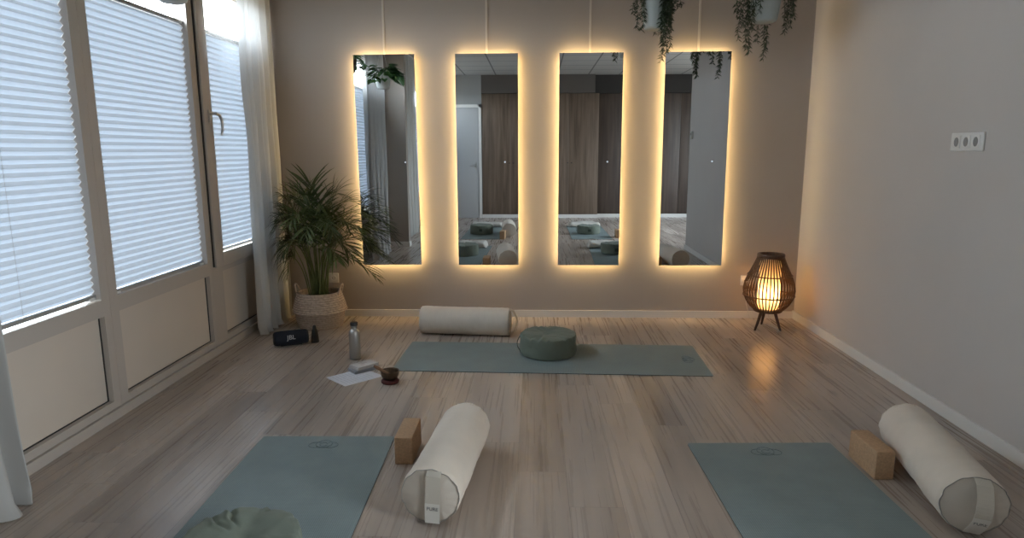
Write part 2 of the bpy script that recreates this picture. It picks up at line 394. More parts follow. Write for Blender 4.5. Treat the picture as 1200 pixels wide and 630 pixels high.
# ------------------------------------------------------------------ windows on the left
def window(idx, y0, y1, label, sash=False, panel=True, ztop=TOP, yout0=None, yout1=None):
    """fixed glazed unit between y0 and y1 (clear opening); outer frame to yout"""
    a = y0-.05 if yout0 is None else yout0; b = y1+.05 if yout1 is None else yout1
    w = struct(empty('window_%d' % idx, (XL, (a+b)/2, 0)), label, 'window'); cy = (a+b)/2
    T = -.075
    zb = .60
    fb = MB()
    fb.box((T, a-cy, zb), (0, y0-cy, ztop)).box((T, y1-cy, zb), (0, b-cy, ztop))
    fb.box((T, a-cy, .520), (0, b-cy, zb)).box((T, y0-cy, 2.36), (0, y1-cy, ztop))
    if panel:
        fb.box((T, a-cy, .05), (0, b-cy, .088))
        fb.box((T, a-cy, .088), (0, y0-cy+.0, .520)).box((T, y1-cy+.01, .088), (0, b-cy, .520))
    fb.build('frame', 'frame', w)
    MB().box((-.052, y0-cy-.005, zb-.005), (-.046, y1-cy+.005, 2.365)).build('pane', 'glass', w)
    if panel:
        MB().box((T, y0-cy-.002, .086), (-.030, y1-cy+.012, .522)).build('lower_panel', 'panel', w)
        MB().box((-.030, y0-cy, .088), (-.026, y1-cy+.01, .0925)).box((-.030, y1-cy+.004, .09), (-.026, y1-cy+.0095, .518)).build('gasket', 'gasket', w)
    return w
w1 = window(1, 1.26, 3.005, 'large left window with a lowered pleated blind and a panel below', yout0=1.22, yout1=3.066)
w2 = window(2, 3.130, 4.045, 'middle left window with a pleated blind and a panel below', yout0=3.068, yout1=4.088)
w3 = window(3, 4.235, 4.88, 'left window nearest the corner with an opening sash and handle', yout0=4.090, yout1=YB)
cy = (4.090+YB)/2
# opening sash frame standing proud
sb = MB().box((0, 4.128-cy, .560), (.018, 4.235-cy, 2.37)).box((0, 4.235-cy, .560), (.018, 4.95-cy, .645)).box((0, 4.88-cy, .645), (.018, 4.95-cy, 2.37)).box((0, 4.235-cy, 2.31), (.018, 4.88-cy, 2.37))
sb.build('sash', 'frame', w3, bevel=.003)
MB().box((-.002, 4.112-cy, .565), (.004, 4.128-cy, 2.36)).build('gasket', 'gasket', w3)
hx, hy, hz = .018, 4.186-cy, 1.515
h = MB().box((hx, hy-.014, hz-.035), (hx+.010, hy+.014, hz+.045)).tube([(hx+.005, hy, hz+.02), (hx+.05, hy, hz+.022)], .009)
h.tube([(hx+.045, hy-.005, hz+.022), (hx+.055, hy+.03, hz+.012), (hx+.060, hy+.045, hz-.02), (hx+.060, hy+.045, hz-.075), (hx+.055, hy+.035, hz-.115)], [.010, .010, .009, .008, .006], 10)
h.build('handle', 'steel', w3, smooth=True, auto=True)
sbox('trim_1', (XL-.09, 1.22, 0), (XL+.014, YB, .048), 'frame', 'pale kick strip under the left windows', 'trim')
w4 = struct(empty('window_4', (XL, -1.85, 0)), 'rear left window seen past the pillar', 'window')
fb = MB()
for y in (-1.10, -.30, 1.05): fb.box((-.07, y, .53), (0, y+.05, TOP))
fb.box((-.07, -1.10, .53), (0, 1.10, .60)).box((-.07, -1.10, 2.36), (0, 1.10, TOP)).build('frame', 'frame', w4)
MB().box((-.052, -1.06, .59), (-.046, 1.06, 2.37)).build('pane', 'glass', w4)

def blind(y0, y1, zlo, zhi, label, x0=-.036):
    t = empty('pleated_blind', (XL+x0, (y0+y1)/2, zlo), label=label, cat='blind', group='pleated window blinds')
    hw = (y1-y0)/2; P = .0345; n_ = int(round((zhi-zlo-.03)/P)); P = (zhi-zlo-.03)/n_
    vs = []; fs = []
    ny = 2
    for i in range(2*n_+1):
        z = .015+i*P/2; x = .0078 if i % 2 else -.0078
        for j in range(ny+1): vs.append((x, -hw+2*hw*j/ny, z))
    for i in range(2*n_):
        for j in range(ny): a = i*(ny+1)+j; fs.append((a, a+1, a+ny+2, a+ny+1))
    m = MB(); m.add(vs, fs); f_ = m.build('pleated_fabric', 'blind', t)
    MB().box((-.013, -hw, -.004), (.013, hw, .014)).build('bottom_rail', 'rail', t)
    MB().box((-.013, -hw, zhi-zlo-.014), (.013, hw, zhi-zlo+.004)).build('top_rail', 'rail', t)
    for s in (-1, 1):
        MB().box((-.004, s*(hw-.035)-.018, -.010), (.020, s*(hw-.035)+.018, .004)).build('rail_clip', 'plastic', t)
    for yy in ((-.42, .42) if hw > .8 else ()):
        MB().tube([(.0125, yy, 0), (.0125, yy, zhi-zlo)], .0008, 5).build('cord', 'thread', t)
    return t
blind(1.2604, 3.0046, .615, 2.062, 'widest pleated blind, on the nearest window left of the first mullion')
blind(3.1304, 4.0446, .606, 2.062, 'pleated blind between the two mullions, on the middle window')
blind(4.2354, 4.8796, .646, 2.062, 'narrow pleated blind on the window with the handle, by the curtain')
blind(-2.9, -.805, .60, 2.10, 'pleated blind on the rear window, seen only in the leftmost mirror')

# ------------------------------------------------------------------ curtains
def curtain(name, y0, y1, x, mat, label, folds, amp, ztop=ZC-.03, flare=None, seed=1):
    t = empty(name, (x, (y0+y1)/2, 0), label=label, cat='curtain', group='floor-length sheer curtains'); cy = (y0+y1)/2
    vs = []; fs = []; NY = folds*14; NZ = 60
    for i in range(NZ+1):
        z = .004+(ztop-.004)*i/NZ; q = 1-z/ztop
        for j in range(NY+1):
            u = j/NY; ph = u*folds*2*PI
            y = y0+(y1-y0)*u+.02*math.sin(ph*.5+seed+q*1.3)*(.4+q)
            xx = amp*(math.sin(ph+.8*nz(u*3, z*.8, seed)+.4*math.sin(z*2+seed))*(.75+.3*q))+.012*nz(u*9, z*2, seed*3)
            if flare: dx, dy = flare(u, z); xx += dx; y += dy
            if z < .05: xx += (.05-z)*.5*math.sin(ph*1.5+seed); y += (.05-z)*.3*math.cos(ph*1.2)
            vs.append((xx, y-cy, z))
    for i in range(NZ):
        for j in range(NY): a = i*(NY+1)+j; fs.append((a, a+1, a+NY+2, a+NY+1))
    m = MB(); m.add(vs, fs); m.build('curtain_cloth', mat, t, smooth=True)
    MB().box((-.012, y0-cy-.05, ztop+.002), (.012, y1-cy+.05, ZC)).build('curtain_rail', 'white', t)
    return t
curtain('sheer_curtain', 4.49, 5.045, -1.958, 'sheer', 'sheer white curtain in the corner beside the palm', 6, .034, seed=1)
curtain('sheer_curtain', 1.46, 2.29, -1.965, 'sheer2', 'sheer curtain nearest the viewer, cut off by the left edge of the view', 8, .042, seed=4,
        flare=lambda u, z: (.05*max(0, 1-z/.8)**1.5*(1-abs(u-.8)), 0))
curtain('sheer_curtain', -.78, .08, -1.96, 'sheer', 'sheer curtain behind the pillar, seen only in the leftmost mirror', 7, .035, seed=8)

# ------------------------------------------------------------------ mirrors
mz0, mz1, MY = .4252, 2.0034, YB-.048
mx_ = [(-1.3467, -.8899, -.46), (-.5936, -.1284, -.06), (.1765, .6438, -.03), (.9516, 1.4279, -.2)]
mlab = ['backlit wall mirror furthest left, beside the palm, reflecting the window',
        'backlit wall mirror second from the left, reflecting a white door and cushions',
        'backlit wall mirror third from the left, above the green meditation cushion on the mat',
        'backlit wall mirror furthest right, reflecting the pale side wall, closest to the lantern']
dlab = ['thin white cable duct above the mirror beside the palm', 'thin white cable duct above the second mirror from the palm',
        'thin white cable duct above the third mirror from the palm', 'thin white cable duct between the two trailing plants']
dx_ = [-1.127, -.362, .402, 1.194]
for i, (a, b, roll) in enumerate(mx_):
    w = (b-a)/2; hh = (mz1-mz0)/2
    t = empty('wall_mirror', ((a+b)/2, MY, (mz0+mz1)/2), label=mlab[i], cat='mirror', group='backlit wall mirrors')
    t.rotation_euler = (math.radians(-.11), math.radians(roll), 0)
    MB().box((-w, 0, -hh), (w, .005, hh)).build('mirror_glass', 'mirror', t)
    MB().box((-w+.02, .005, -hh+.02), (w-.02, .022, hh-.02)).build('back_frame', 'rail', t)
    e = MB(); f0, f1 = .008, .019; q = .018
    e.box((-w+q-.002, f0, -hh+q), (-w+q, f1, hh-q)).box((w-q, f0, -hh+q), (w-q+.002, f1, hh-q))
    e.box((-w+q, f0, -hh+q-.002), (w-q, f1, -hh+q)).box((-w+q, f0, hh-q), (w-q, f1, hh-q+.002))
    e.build('led_strip', 'led', t)
    bt = MB().lathe([(.0001, 0), (.0065, 0), (.0065, .0008), (.0001, .0008)], k=20); bo = bt.build('touch_button', 'button', t); bo.rotation_euler = (PI/2, 0, 0); bo.location = (.132, 0, 0)
    d = MB().box((-.008, -.006, mz1-.0), (.008, 0, ZC)).box((-.005, -.009, mz1-.0), (.005, -.006, ZC)).build('cable_duct', 'duct', None, loc=(dx_[i], YB, 0))
    tag(d, dlab[i], 'cable duct', 'cable ducts above the mirrors')

# ------------------------------------------------------------------ rear of the room
wp = empty('wardrobe', (-1.0, YR, 0), label='pale oak wardrobe with four tall doors against the rear wall, seen in the mirrors', cat='wardrobe')
MB().box((-.055, -.53, .0), (2.245, -.02, 2.425)).build('body', 'wardrobe', wp)
for k in range(4):
    d = MB().box((-.055+k*.575, -.02, .08), (-.055+k*.575+.57, 0, 2.42)).build('door', 'wardrobe', wp, bevel=.002)
    s = -.05 if k % 2 else .51
    MB().box((-.055+k*.575+s+.05-.03 if s > 0 else -.055+k*.575+.03, 0, 1.08), (-.055+k*.575+s+.05 if s > 0 else -.055+k*.575+.06, .012, 1.095)).build('handle', 'blackp', d)
wp = empty('wardrobe', (1.25, YR-.12, 0), label='dark wardrobe recessed to the right of the pale one, seen in the mirrors', cat='wardrobe')
MB().box((.002, -.41, .0), (2.7, -.02, 2.425)).build('body', 'wardrobe2', wp)
for k in range(5):
    MB().box((.005+k*.535, -.02, .08), (.005+k*.535+.53, 0, 2.42)).build('door', 'wardrobe2', wp, bevel=.002)
sbox('wall_rear_soffit', (-1.06, YR-.55, 2.43), (1.16, YR-.001, ZC), 'soffit', 'wall strip above the pale wardrobe, shade put into its taupe colour', 'wall')
sbox('wall_rear_soffit_shaded', (1.16, YR-.55, 2.43), (XF, YR-.12, ZC), 'soffit2', 'wall strip above the recessed wardrobe, recess shade put into its dark colour', 'wall')
d1 = struct(empty('door_1', (-1.48, YR, 0)), 'white door left of the wardrobes, seen in the second mirror', 'door')
MB().box((-.36, 0, 0), (.36, .02, 2.16)).build('door_leaf', 'door', d1, bevel=.003)
MB().box((-.42, 0, 0), (-.365, .03, 2.22)).box((.365, 0, 0), (.415, .03, 2.22)).box((-.42, 0, 2.165), (.415, .03, 2.22)).build('door_frame', 'white', d1)
MB().tube([(.30, .02, 1.03), (.30, .06, 1.03), (.20, .065, 1.03)], .009).box((.285, .02, .97), (.315, .026, 1.10)).build('door_handle', 'steel', d1)

# ------------------------------------------------------------------ yoga mats
def yoga_mat(name, cx, cy, ang, W, L, label, logo_end, group='sage yoga mats'):
    """length along local Y, origin at the middle; logo at +Y end"""
    t = empty(name, (cx, cy, 0), ang, label=label, cat='yoga mat', group=group)
    m = MB(); r = .012; prof = []
    for (sx, sy, a0) in ((1, 1, 0), (-1, 1, 90), (-1, -1, 180), (1, -1, 270)):
        for k in range(5):
            a = math.radians(a0+k*22.5); prof.append((sx*(W/2-r)+r*math.cos(a), sy*(L/2-r)+r*math.sin(a)))
    N = len(prof)
    vs = [(x, y, .0005) for x, y in prof]+[(x, y, .0035) for x, y in prof]+[(x*.9985, y*.9994, .005) for x, y in prof]
    fs = [tuple(range(N))[::-1], tuple(2*N+i for i in range(N))]
    for q in (0, 1): fs += [(q*N+i, q*N+(i+1) % N, (q+1)*N+(i+1) % N, (q+1)*N+i) for i in range(N)]
    m.add(vs, fs); body = m.build('mat_body', 'mat', t); body.data.materials.append(M_['mat_edge'])
    for p in body.data.polygons:
        if p.normal.z < .2: p.material_index = 1
    lg = MB(); ly = L/2-.085
    def arc(c, R, a0, a1, sy=1, n_=28): return [(c[0]+R*math.cos(math.radians(a0+(a1-a0)*i/n_)), ly+c[1]+R*sy*math.sin(math.radians(a0+(a1-a0)*i/n_)), .0052) for i in range(n_+1)]
    for pts in (arc((0, .004), .036, 0, 360, .95), arc((0, -.002), .018, 20, 340, .9), arc((-.032, -.008), .033, 60, 300, .85), arc((.032, -.008), .033, -120, 120, .85), arc((0, -.012), .030, 200, 340, .9)):
        lg.tube(pts, .0013, 5, caps=False)
    lg.build('logo', 'mat_logo', t)
    return t
W, L = .605, 1.88
def place_mat(tx, ty, ang, W, label):   # top (far) centre of the mat
    return yoga_mat('yoga_mat', tx+math.sin(ang)*L/2, ty-math.cos(ang)*L/2, ang, W, L, label, 1)
place_mat(-.948, 2.825, .024, .607, 'sage yoga mat in front on the left, holding a puffy green cushion')
place_mat(1.005, 2.807, .033, .640, 'sage yoga mat in front on the right, beside the bolster near the side wall')
yoga_mat('yoga_mat', .098, 4.030, -PI/2-.029+.0, .606, 1.905, 'sage yoga mat lying crosswise below the mirrors', 1)
place_mat(-.82, .22, 0, .61, 'sage yoga mat of the second row on the left, seen in the second mirror')
place_mat(.86, .22, 0, .61, 'sage yoga mat of the second row on the right, seen in the third mirror')

# ------------------------------------------------------------------ bolsters
def bolster_parts(t, Lh, R, mesh_seed, strap_rot=0, label=True, sx0=0, ribbon_out=.0):
    NU, NV = 60, 72
    vs = []; fs = []
    def sec(u, a):   # position on cover: u in -1..1, a angle
        edge = (1-abs(u))*Lh
        rr = R*(1-.05*math.exp(-(edge/.010)**2))
        rr += .0028*nz(u*2.4+mesh_seed, math.cos(a)*.9, math.sin(a)*.9)
        rr += .0011*math.sin(a*13+mesh_seed+2*nz(a,0,mesh_seed))*math.exp(-(edge/.035)**1.2)
        rr += .0016*nz(u*14, math.cos(a)*2.2+mesh_seed, math.sin(a)*2.2)
        z = R+rr*math.sin(a)*.985
        x = rr*math.cos(a)*1.02
        if z < .003: z = .003
        if z < .03: x *= 1.0+.02*(.03-z)/.03
        return Vector((x, u*Lh, z))
    for i in range(NU+1):
        u = -1+2*i/NU; u = math.copysign(abs(u)**.8, u)
        for j in range(NV): vs.append(sec(u, 2*PI*j/NV))
    for i in range(NU):
        for j in range(NV): fs.append((i*NV+j, i*NV+(j+1) % NV, (i+1)*NV+(j+1) % NV, (i+1)*NV+j))
    m = MB(); m.add(vs, fs); m.build('cover', 'canvas', t, smooth=True)
    for s in (-1, 1):
        vs = []; fs = []; rings = 9
        for i in range(rings+1):
            q = i/rings
            for j in range(NV):
                a = 2*PI*j/NV; e = sec(s*1.0, a); c = Vector((0, s*Lh, R))
                p = c+(e-c)*q*.985; p.y = s*(Lh+.012*(1-q**3)+.003*nz(p.x*14+mesh_seed, p.z*14, s)+.0015*math.sin(a*17)*q**4)
                vs.append(p)
        for i in range(rings):
            for j in range(NV): fs.append((i*NV+j, i*NV+(j+1) % NV, (i+1)*NV+(j+1) % NV, (i+1)*NV+j))
        fs.append(tuple(range(NV)))
        m = MB(); m.add(vs, fs); m.build('end_panel', 'canvas_cap', t, smooth=True)
        pts = [sec(s*1.0, 2*PI*j/NV)+Vector((0, s*.001, 0))+(sec(s, 2*PI*j/NV)-Vector((0, s*Lh, R)))*(.004+.012*math.sin(j*.9+nz(j*.3, 0, s)*4)) for j in range(NV)]
        for p_ in pts: p_.z = max(p_.z, .0035)
        m = MB(); m.tube(pts+[pts[0]], .0017, 6, caps=False); m.build('piping', 'thread' if s < 0 else 'canvas', t, smooth=True)
    # webbing handle on the near (-Y) end
    def strap(s, out_):
        m = MB(); wd = .026; n_ = 16; pts = []
        for i in range(n_+1):
            q = i/n_; z = R*2*.955-(R*2*.955-.012)*q; y = s*(Lh+.004+.014+out_*math.sin(PI*q))
            if i == 0 or i == n_: y = s*(Lh+.001)
            pts.append((y, z))
        ca, sa = math.cos(strap_rot), math.sin(strap_rot)
        vs = []
        for k in (0, 1):
            for (y, z) in pts:
                for sx in (-1, 1):
                    X_ = sx*wd+sx0; Z_ = z-R; vs.append((X_*ca-Z_*sa, y+s*k*.002, max(.004, R+X_*sa+Z_*ca)))
        K = 2*(n_+1); fs = []
        for i in range(n_):
            a = 2*i; fs += [(a, a+1, a+3, a+2), (K+a, K+a+2, K+a+3, K+a+1), (a, a+2, K+a+2, K+a), (a+1, K+a+1, K+a+3, a+3)]
        fs += [(0, K, K+1, 1), (2*n_, 2*n_+1, K+2*n_+1, K+2*n_)]
        m.add(vs, fs); st = m.build('carry_handle', 'strap', t)
        if label:
            q0, q1 = .58, .985
            lb = MB(); vs = []
            nn = 6
            for i in range(nn+1):
                q = q0+(q1-q0)*i/nn; z = R*2*.955-(R*2*.955-.012)*q; y = s*(Lh+.004+.0165+out_*math.sin(PI*q))
                for sx in (-1, 1):
                    X_ = sx*(wd+.0008)+sx0; Z_ = z-R; vs.append((X_*ca-Z_*sa, y, max(.004, R+X_*sa+Z_*ca)))
            lb.add(vs, [(2*i, 2*i+1, 2*i+3, 2*i+2) for i in range(nn)]); lbo = lb.build('label_patch', 'tag', st)
            q = .69; z = R*2*.955-(R*2*.955-.012)*q-R; y = s*(Lh+.004+.0172+out_*math.sin(PI*q))
            mt = Matrix.Translation((sx0-z*sa, y, R+z*ca)) @ Matrix.Rotation(-strap_rot, 4, 'Y') @ Matrix.Rotation(PI/2, 4, 'X') @ (Matrix.Identity(4) if s < 0 else Matrix.Rotation(PI, 4, 'Y'))
            text_mesh('label_text', 'PURE', .018, 'tagink', lbo, mt)
    strap(-1, ribbon_out)
    return t
def bolster(near, far, R, label, seed, rot=0, outw=.0, lab=True, z=0, sx0=0):
    a = Vector(near); b = Vector(far); d = b-a; c = (a+b)/2
    t = empty('bolster', (c.x, c.y, z), math.atan2(-d.x, d.y), label=label, cat='bolster', group='cream yoga bolsters')
    return bolster_parts(t, d.length/2, R, seed, rot, lab, ribbon_out=outw, sx0=sx0)
bolster((-.366, 2.125), (-.303, 2.745), .106, 'cream bolster in front on the left with strapped end facing the viewer', 1.3, rot=-.04, outw=.006, sx0=.014)
bolster((1.497, 2.115), (1.622, 2.77), .108, 'cream bolster lying near the right wall beside a cork block', 5.1, rot=-.12, outw=.050)
bolster((-.180, 4.545), (-.812, 4.60), .100, 'cream bolster lying crosswise against the far edge of the mat under the mirrors', 9.4, outw=.035, lab=False)
bolster((-.44, -.72), (-.40, -.06), .108, 'cream bolster of the second row, seen in the second mirror', 3.3)

# ------------------------------------------------------------------ meditation cushions
def zafu(loc, rz, label, R=.183, H=.135, seed=0., puffy=0., strap=True, tilt=.0, patch=False):
    t = empty('meditation_cushion', loc, rz, label=label, cat='cushion', group='round green meditation cushions')
    K = 150; NR = 90; vs = []; fs = []; cr_ = random.Random(int(seed*10))
    creases = [(cr_.uniform(0, 2*PI), cr_.uniform(.25, .7), cr_.uniform(.005, .010), cr_.uniform(.004, .008)*(1+puffy)) for _ in range(9)]
    # profile param s: 0 bottom centre -> 1 top centre
    prof = []
    for i in range(NR+1):
        s = i/NR
        if s < .22: prof.append((R*.93*s/.22, .003))
        elif s < .68:
            q = (s-.22)/.46; a = -PI/2+q*PI
            prof.append((R*.93+R*.07*math.cos(a)**.6 if abs(math.cos(a)) > 1e-6 else R*.93, H*.5+(H*.5-.003)*math.copysign(abs(math.sin(a))**.75, math.sin(a))))
        else:
            q = (s-.68)/.32; prof.append((R*.93*(1-q), H+.004*math.sin(q*PI)-(.012)*q**1.5))
    for (r, z) in prof:
        for j in range(K):
            a = 2*PI*j/K; cx, cy = math.cos(a), math.sin(a)
            zz = z; rr = r
            k = z/H
            if k > .05 and r > R*.85: rr += .0035*math.sin(a*24+2*nz(a, 0, seed))*(abs(2*k-1)**2)*.6 + .006*nz(cx*1.8+seed, cy*1.8, k*2.5)
            if k > .6 and i > NR*.45:
                px, py = cx*r, cy*r
                zz += .010*nz(px*7+seed, py*7, 1.0)+.004*nz(px*22+seed, py*22, 3.0)
                for (ca_, cr, wd_, dp) in creases:
                    ux, uy = math.cos(ca_), math.sin(ca_); d_ = -px*uy+py*ux+.012*nz(px*20, py*20, seed); along = px*ux+py*uy
                    if along > R*cr: zz -= dp*math.exp(-(d_/wd_)**2)*min(1, (along-R*cr)/(R*.3)); zz += dp*.5*math.exp(-((d_-wd_*2)/wd_)**2)*min(1, (along-R*cr)/(R*.3))
                zz += tilt*(py*math.cos(-rz)-px*math.sin(-rz)*0)
            vs.append((rr*cx, rr*cy, max(.003, zz)))
    for i in range(NR):
        for j in range(K): fs.append((i*K+j, i*K+(j+1) % K, (i+1)*K+(j+1) % K, (i+1)*K+j))
    m = MB(); m.add(vs, fs); o = m.build('cover', 'green', t, smooth=True)
    pts = [((R*.955)*math.cos(2*PI*j/K), (R*.955)*math.sin(2*PI*j/K), .010) for j in range(K)]
    MB().tube(pts+[pts[0]], .0025, 6, caps=False).build('piping', 'green', t, smooth=True)
    if patch:
        a = PI/2-rz; rr = R*1.012; mm_ = Matrix.Rotation(a, 4, 'Z') @ Matrix.Translation((rr, 0, H*.5))
        MB().box((-.004, -.024, -.020), (.003, .024, .020), mm_).build('label_patch', 'green_dark', t)
    if strap:
        pts = []
        for i in range(13):
            q = i/12; pts.append((-R*1.0-.020*math.sin(PI*q)+.002, (-.012+.024*q)*1.0, .022+(H-.045)*q))
        m = MB(); wd = .013; vs = []; n_ = 12
        for k in (0, 1):
            for (x, y, z) in pts:
                for sx in (-1, 1): vs.append((x-k*.002, y+sx*wd, z))
        KK = 2*(n_+1); fs = []
        for i in range(n_):
            a = 2*i; fs += [(a, a+1, a+3, a+2), (KK+a, KK+a+2, KK+a+3, KK+a+1), (a, a+2, KK+a+2, KK+a), (a+1, KK+a+1, KK+a+3, a+3)]
        m.add(vs, fs); m.build('carry_handle', 'green_dark', t)
    return t
zafu((.087, 4.118, .005), .08, 'green round meditation cushion in the middle of the crosswise mat', seed=.3, H=.138)
zafu((-.900, 1.80, .005), 2.4, 'green meditation cushion with crumpled top, cut off by the bottom edge of the view', seed=4.7, H=.143, puffy=1.0, R=.182)
zafu((1.03, 1.62, .005), 1.2, 'green meditation cushion on the front right mat, seen in the third mirror', seed=7.7, patch=True)
zafu((-.86, -.45, .005), 2.2, 'green meditation cushion of the second row, seen in the second mirror', seed=2.7, H=.15, patch=True)
zafu((.86, -.50, .005), .2, 'green meditation cushion of the second row, seen in the third mirror', seed=5.5, patch=True)

# ------------------------------------------------------------------ folded blankets behind the cushions
def blanket(loc, rz, label, seed):
    t = empty('folded_blanket', loc, rz, label=label, cat='blanket', group='cream folded blankets')
    NX, NV = 40, 40; vs = []; fs = []
    for i in range(NX+1):
        u = -1+2*i/NX; e = min(1, (1-abs(u))/.12)**.5
        for j in range(NV):
            a = 2*PI*j/NV; w = .13*(.75+.25*e); h = .042*(.35+.65*e)
            c, s = math.cos(a), math.sin(a)
            y = w*math.copysign(abs(c)**.6, c); z = h+h*math.copysign(abs(s)**.7, s)
            k = .012*nz(u*3+seed, y*8, s)
            vs.append((u*.27+.01*nz(s*3, y*9, seed), y+k, max(.002, z*(1+.25*nz(u*2.2+seed, y*5, 0)))))
    for i in range(NX):
        for j in range(NV): fs.append((i*NV+j, i*NV+(j+1) % NV, (i+1)*NV+(j+1) % NV, (i+1)*NV+j))
    fs += [tuple(range(NV)), tuple(NX*NV+j for j in range(NV))]
    m = MB(); m.add(vs, fs); m.build('folded_layers', 'blanket', t, smooth=True)
    MB().tube([(-.25, -.128, .05), (-.1, -.131, .045), (.1, -.13, .046), (.25, -.127, .05)], .004, 6).build('fold_edge', 'blanket', t)
blanket((-.93, 1.08, .005), .08, 'cream folded blanket at the end of the front left mat, seen in the second mirror', 1)
blanket((.99, 1.08, .005), -.05, 'cream folded blanket at the end of the front right mat, seen in the third mirror', 4)
blanket((-.84, -1.48, .005), .05, 'cream folded blanket of the second row, seen in the second mirror', 6)
blanket((.86, -1.50, .005), -.08, 'cream folded blanket of the second row, seen in the third mirror', 9)

# ------------------------------------------------------------------ cork blocks
def block(x, y, rz, label, w=.077, d=.212, h=.120):
    o = MB().box((-w/2, -d/2, 0), (w/2, d/2, h)).build('yoga_block', 'cork', None, (x, y, 0), rz, bevel=.005)
    return tag(o, label, 'yoga block', 'cork yoga blocks')
block(-.550, 2.672, 0.0, 'cork yoga block on its edge between the front left mat and its bolster')
block(1.392, 2.594, 0.02, 'cork yoga block on its edge beside the bolster by the right wall')
block(-.49, .12, .05, 'cork yoga block of the second row, seen in the second mirror')
block(1.27, -.05, .05, 'cork yoga block of the second row, at the edge of the third mirror')

# ------------------------------------------------------------------ small things on the floor
# speaker
a = Vector((-1.764, 4.232, 0)); b = Vector((-1.560, 4.325, 0)); d = b-a; c = (a+b)/2
t = empty('portable_speaker', (c.x, c.y, 0), math.atan2(d.y, d.x), label='dark navy cylindrical bluetooth speaker lying near the palm basket', cat='speaker')
hl = .112; R = .050
def lat_x(prof, zc, k=32):
    m = MB(); vs = []; fs = []
    for (x, r) in prof:
        for j in range(k): q = 2*PI*j/k; vs.append((x, r*math.cos(q), zc+r*math.sin(q)))
    for i in range(len(prof)-1):
        for j in range(k): fs.append((i*k+j, i*k+(j+1) % k, (i+1)*k+(j+1) % k, (i+1)*k+j))
    fs += [tuple(range(k)), tuple((len(prof)-1)*k+j for j in range(k))]
    m.add(vs, fs); return m
lat_x([(-hl+.006, R*.90), (-hl+.02, R*.97), (-hl*.5, R), (hl*.5, R), (hl-.02, R*.97), (hl-.006, R*.90)], R+.002).build('fabric_body', 'navy', t, smooth=True)
for s in (-1, 1):
    lat_x([(s*(hl-.008), R*.89), (s*(hl+.001), R*.80), (s*(hl+.003), R*.70), (s*(hl-.001), R*.62), (s*(hl-.003), R*.3)], R+.002).build('end_ring', 'blackp', t, smooth=True)
    lat_x([(s*(hl-.002), R*.58), (s*(hl+.0005), R*.5), (s*(hl+.0005), .002)], R+.002).build('bass_radiator', 'plastic_grey', t, smooth=True)
MB().box((-.07, -.014, 0), (.07, .014, .006)).build('rubber_base', 'blackp', t)
text_mesh('logo', 'JBL', .042, 'logo', t, Matrix.Translation((0, -R*.955, R+.014)) @ Matrix.Rotation(PI/2-.28, 4, 'X') @ Matrix.Scale(1.0, 4), extrude=.0015)
# small tapered bottle
t = tag(MB().lathe([(.027, .0), (.028, .004), (.026, .03), (.019, .085), (.013, .096), (.0125, .108), (.009, .118), (.003, .121)], k=32).build('tapered_bottle', 'blackp', None, (-1.522, 4.352, 0), smooth=True, auto=True),
        'small black tapered bottle standing right of the bluetooth speaker', 'bottle')
# steel bottle
t = empty('water_bottle', (-1.142, 3.990, 0), .3, label='brushed steel water bottle with black cap standing behind the paper', cat='bottle')
MB().lathe([(.030, 0), (.034, .003), (.0355, .008), (.0355, .165), (.034, .178), (.028, .190), (.0215, .197), (.0205, .200), (.0205, .214), (.0215, .217), (.019, .2175)], k=48).build('body', 'steel', t, smooth=True, auto=True)
cp = MB().lathe([(.0215, .2175), (.0235, .2185), (.0235, .236), (.022, .239), (.004, .240)], k=40).build('cap', 'blackp', t, smooth=True, auto=True)
MB().tube([(-.0225, 0, .228), (-.024, 0, .245), (-.012, 0, .262), (.004, 0, .263), (.006, 0, .245)], .0016, 8).build('wire_loop', 'steel', cp, smooth=True)
# paper sheet
P = [Vector((-1.215, 3.622, 0)), Vector((-1.065, 3.487, 0)), Vector((-.885, 3.665, 0)), Vector((-1.050, 3.800, 0))]
pt = empty('paper_sheet', (-1.055, 3.643, 0), label='white printed sheet of paper lying under the card decks', cat='paper')
c = Vector((-1.055, 3.643, 0)); m = MB(); vs = []; fs = []; N = 12
for z in (.0006, .0012):
    for i in range(N+1):
        for j in range(N+1):
            u, v = i/N, j/N; p = P[0]*(1-u)*(1-v)+P[1]*u*(1-v)+P[2]*u*v+P[3]*(1-u)*v-c
            lift = .006*max(0, .25-abs(u))*4*max(0, (1-v)-.6) if z else 0
            vs.append((p.x, p.y, z+lift))
K = (N+1)**2
for s in (0, 1):
    for i in range(N):
        for j in range(N): a_ = s*K+i*(N+1)+j; fs.append((a_, a_+1, a_+N+2, a_+N+1))
m.add(vs, fs); m.build('sheet', 'paper', pt)
m = MB()
for i in range(9):
    v0 = .10+.085*i
    for (u0, u1) in ((.12, .46), (.54, .88)):
        if (i+int(u0*10)) % 5 == 4: u1 -= .12
        q = []
        for (u, v) in ((u0, v0), (u1, v0), (u1, v0+.018), (u0, v0+.018)):
            p = P[0]*(1-u)*(1-v)+P[1]*u*(1-v)+P[2]*u*v+P[3]*(1-u)*v-c; q.append((p.x, p.y, .0034 if False else .0042 if (u < .25 and v < .4) else .0016))
        m.add(q, [(0, 1, 2, 3)])
m.build('printed_lines', 'ink', pt)
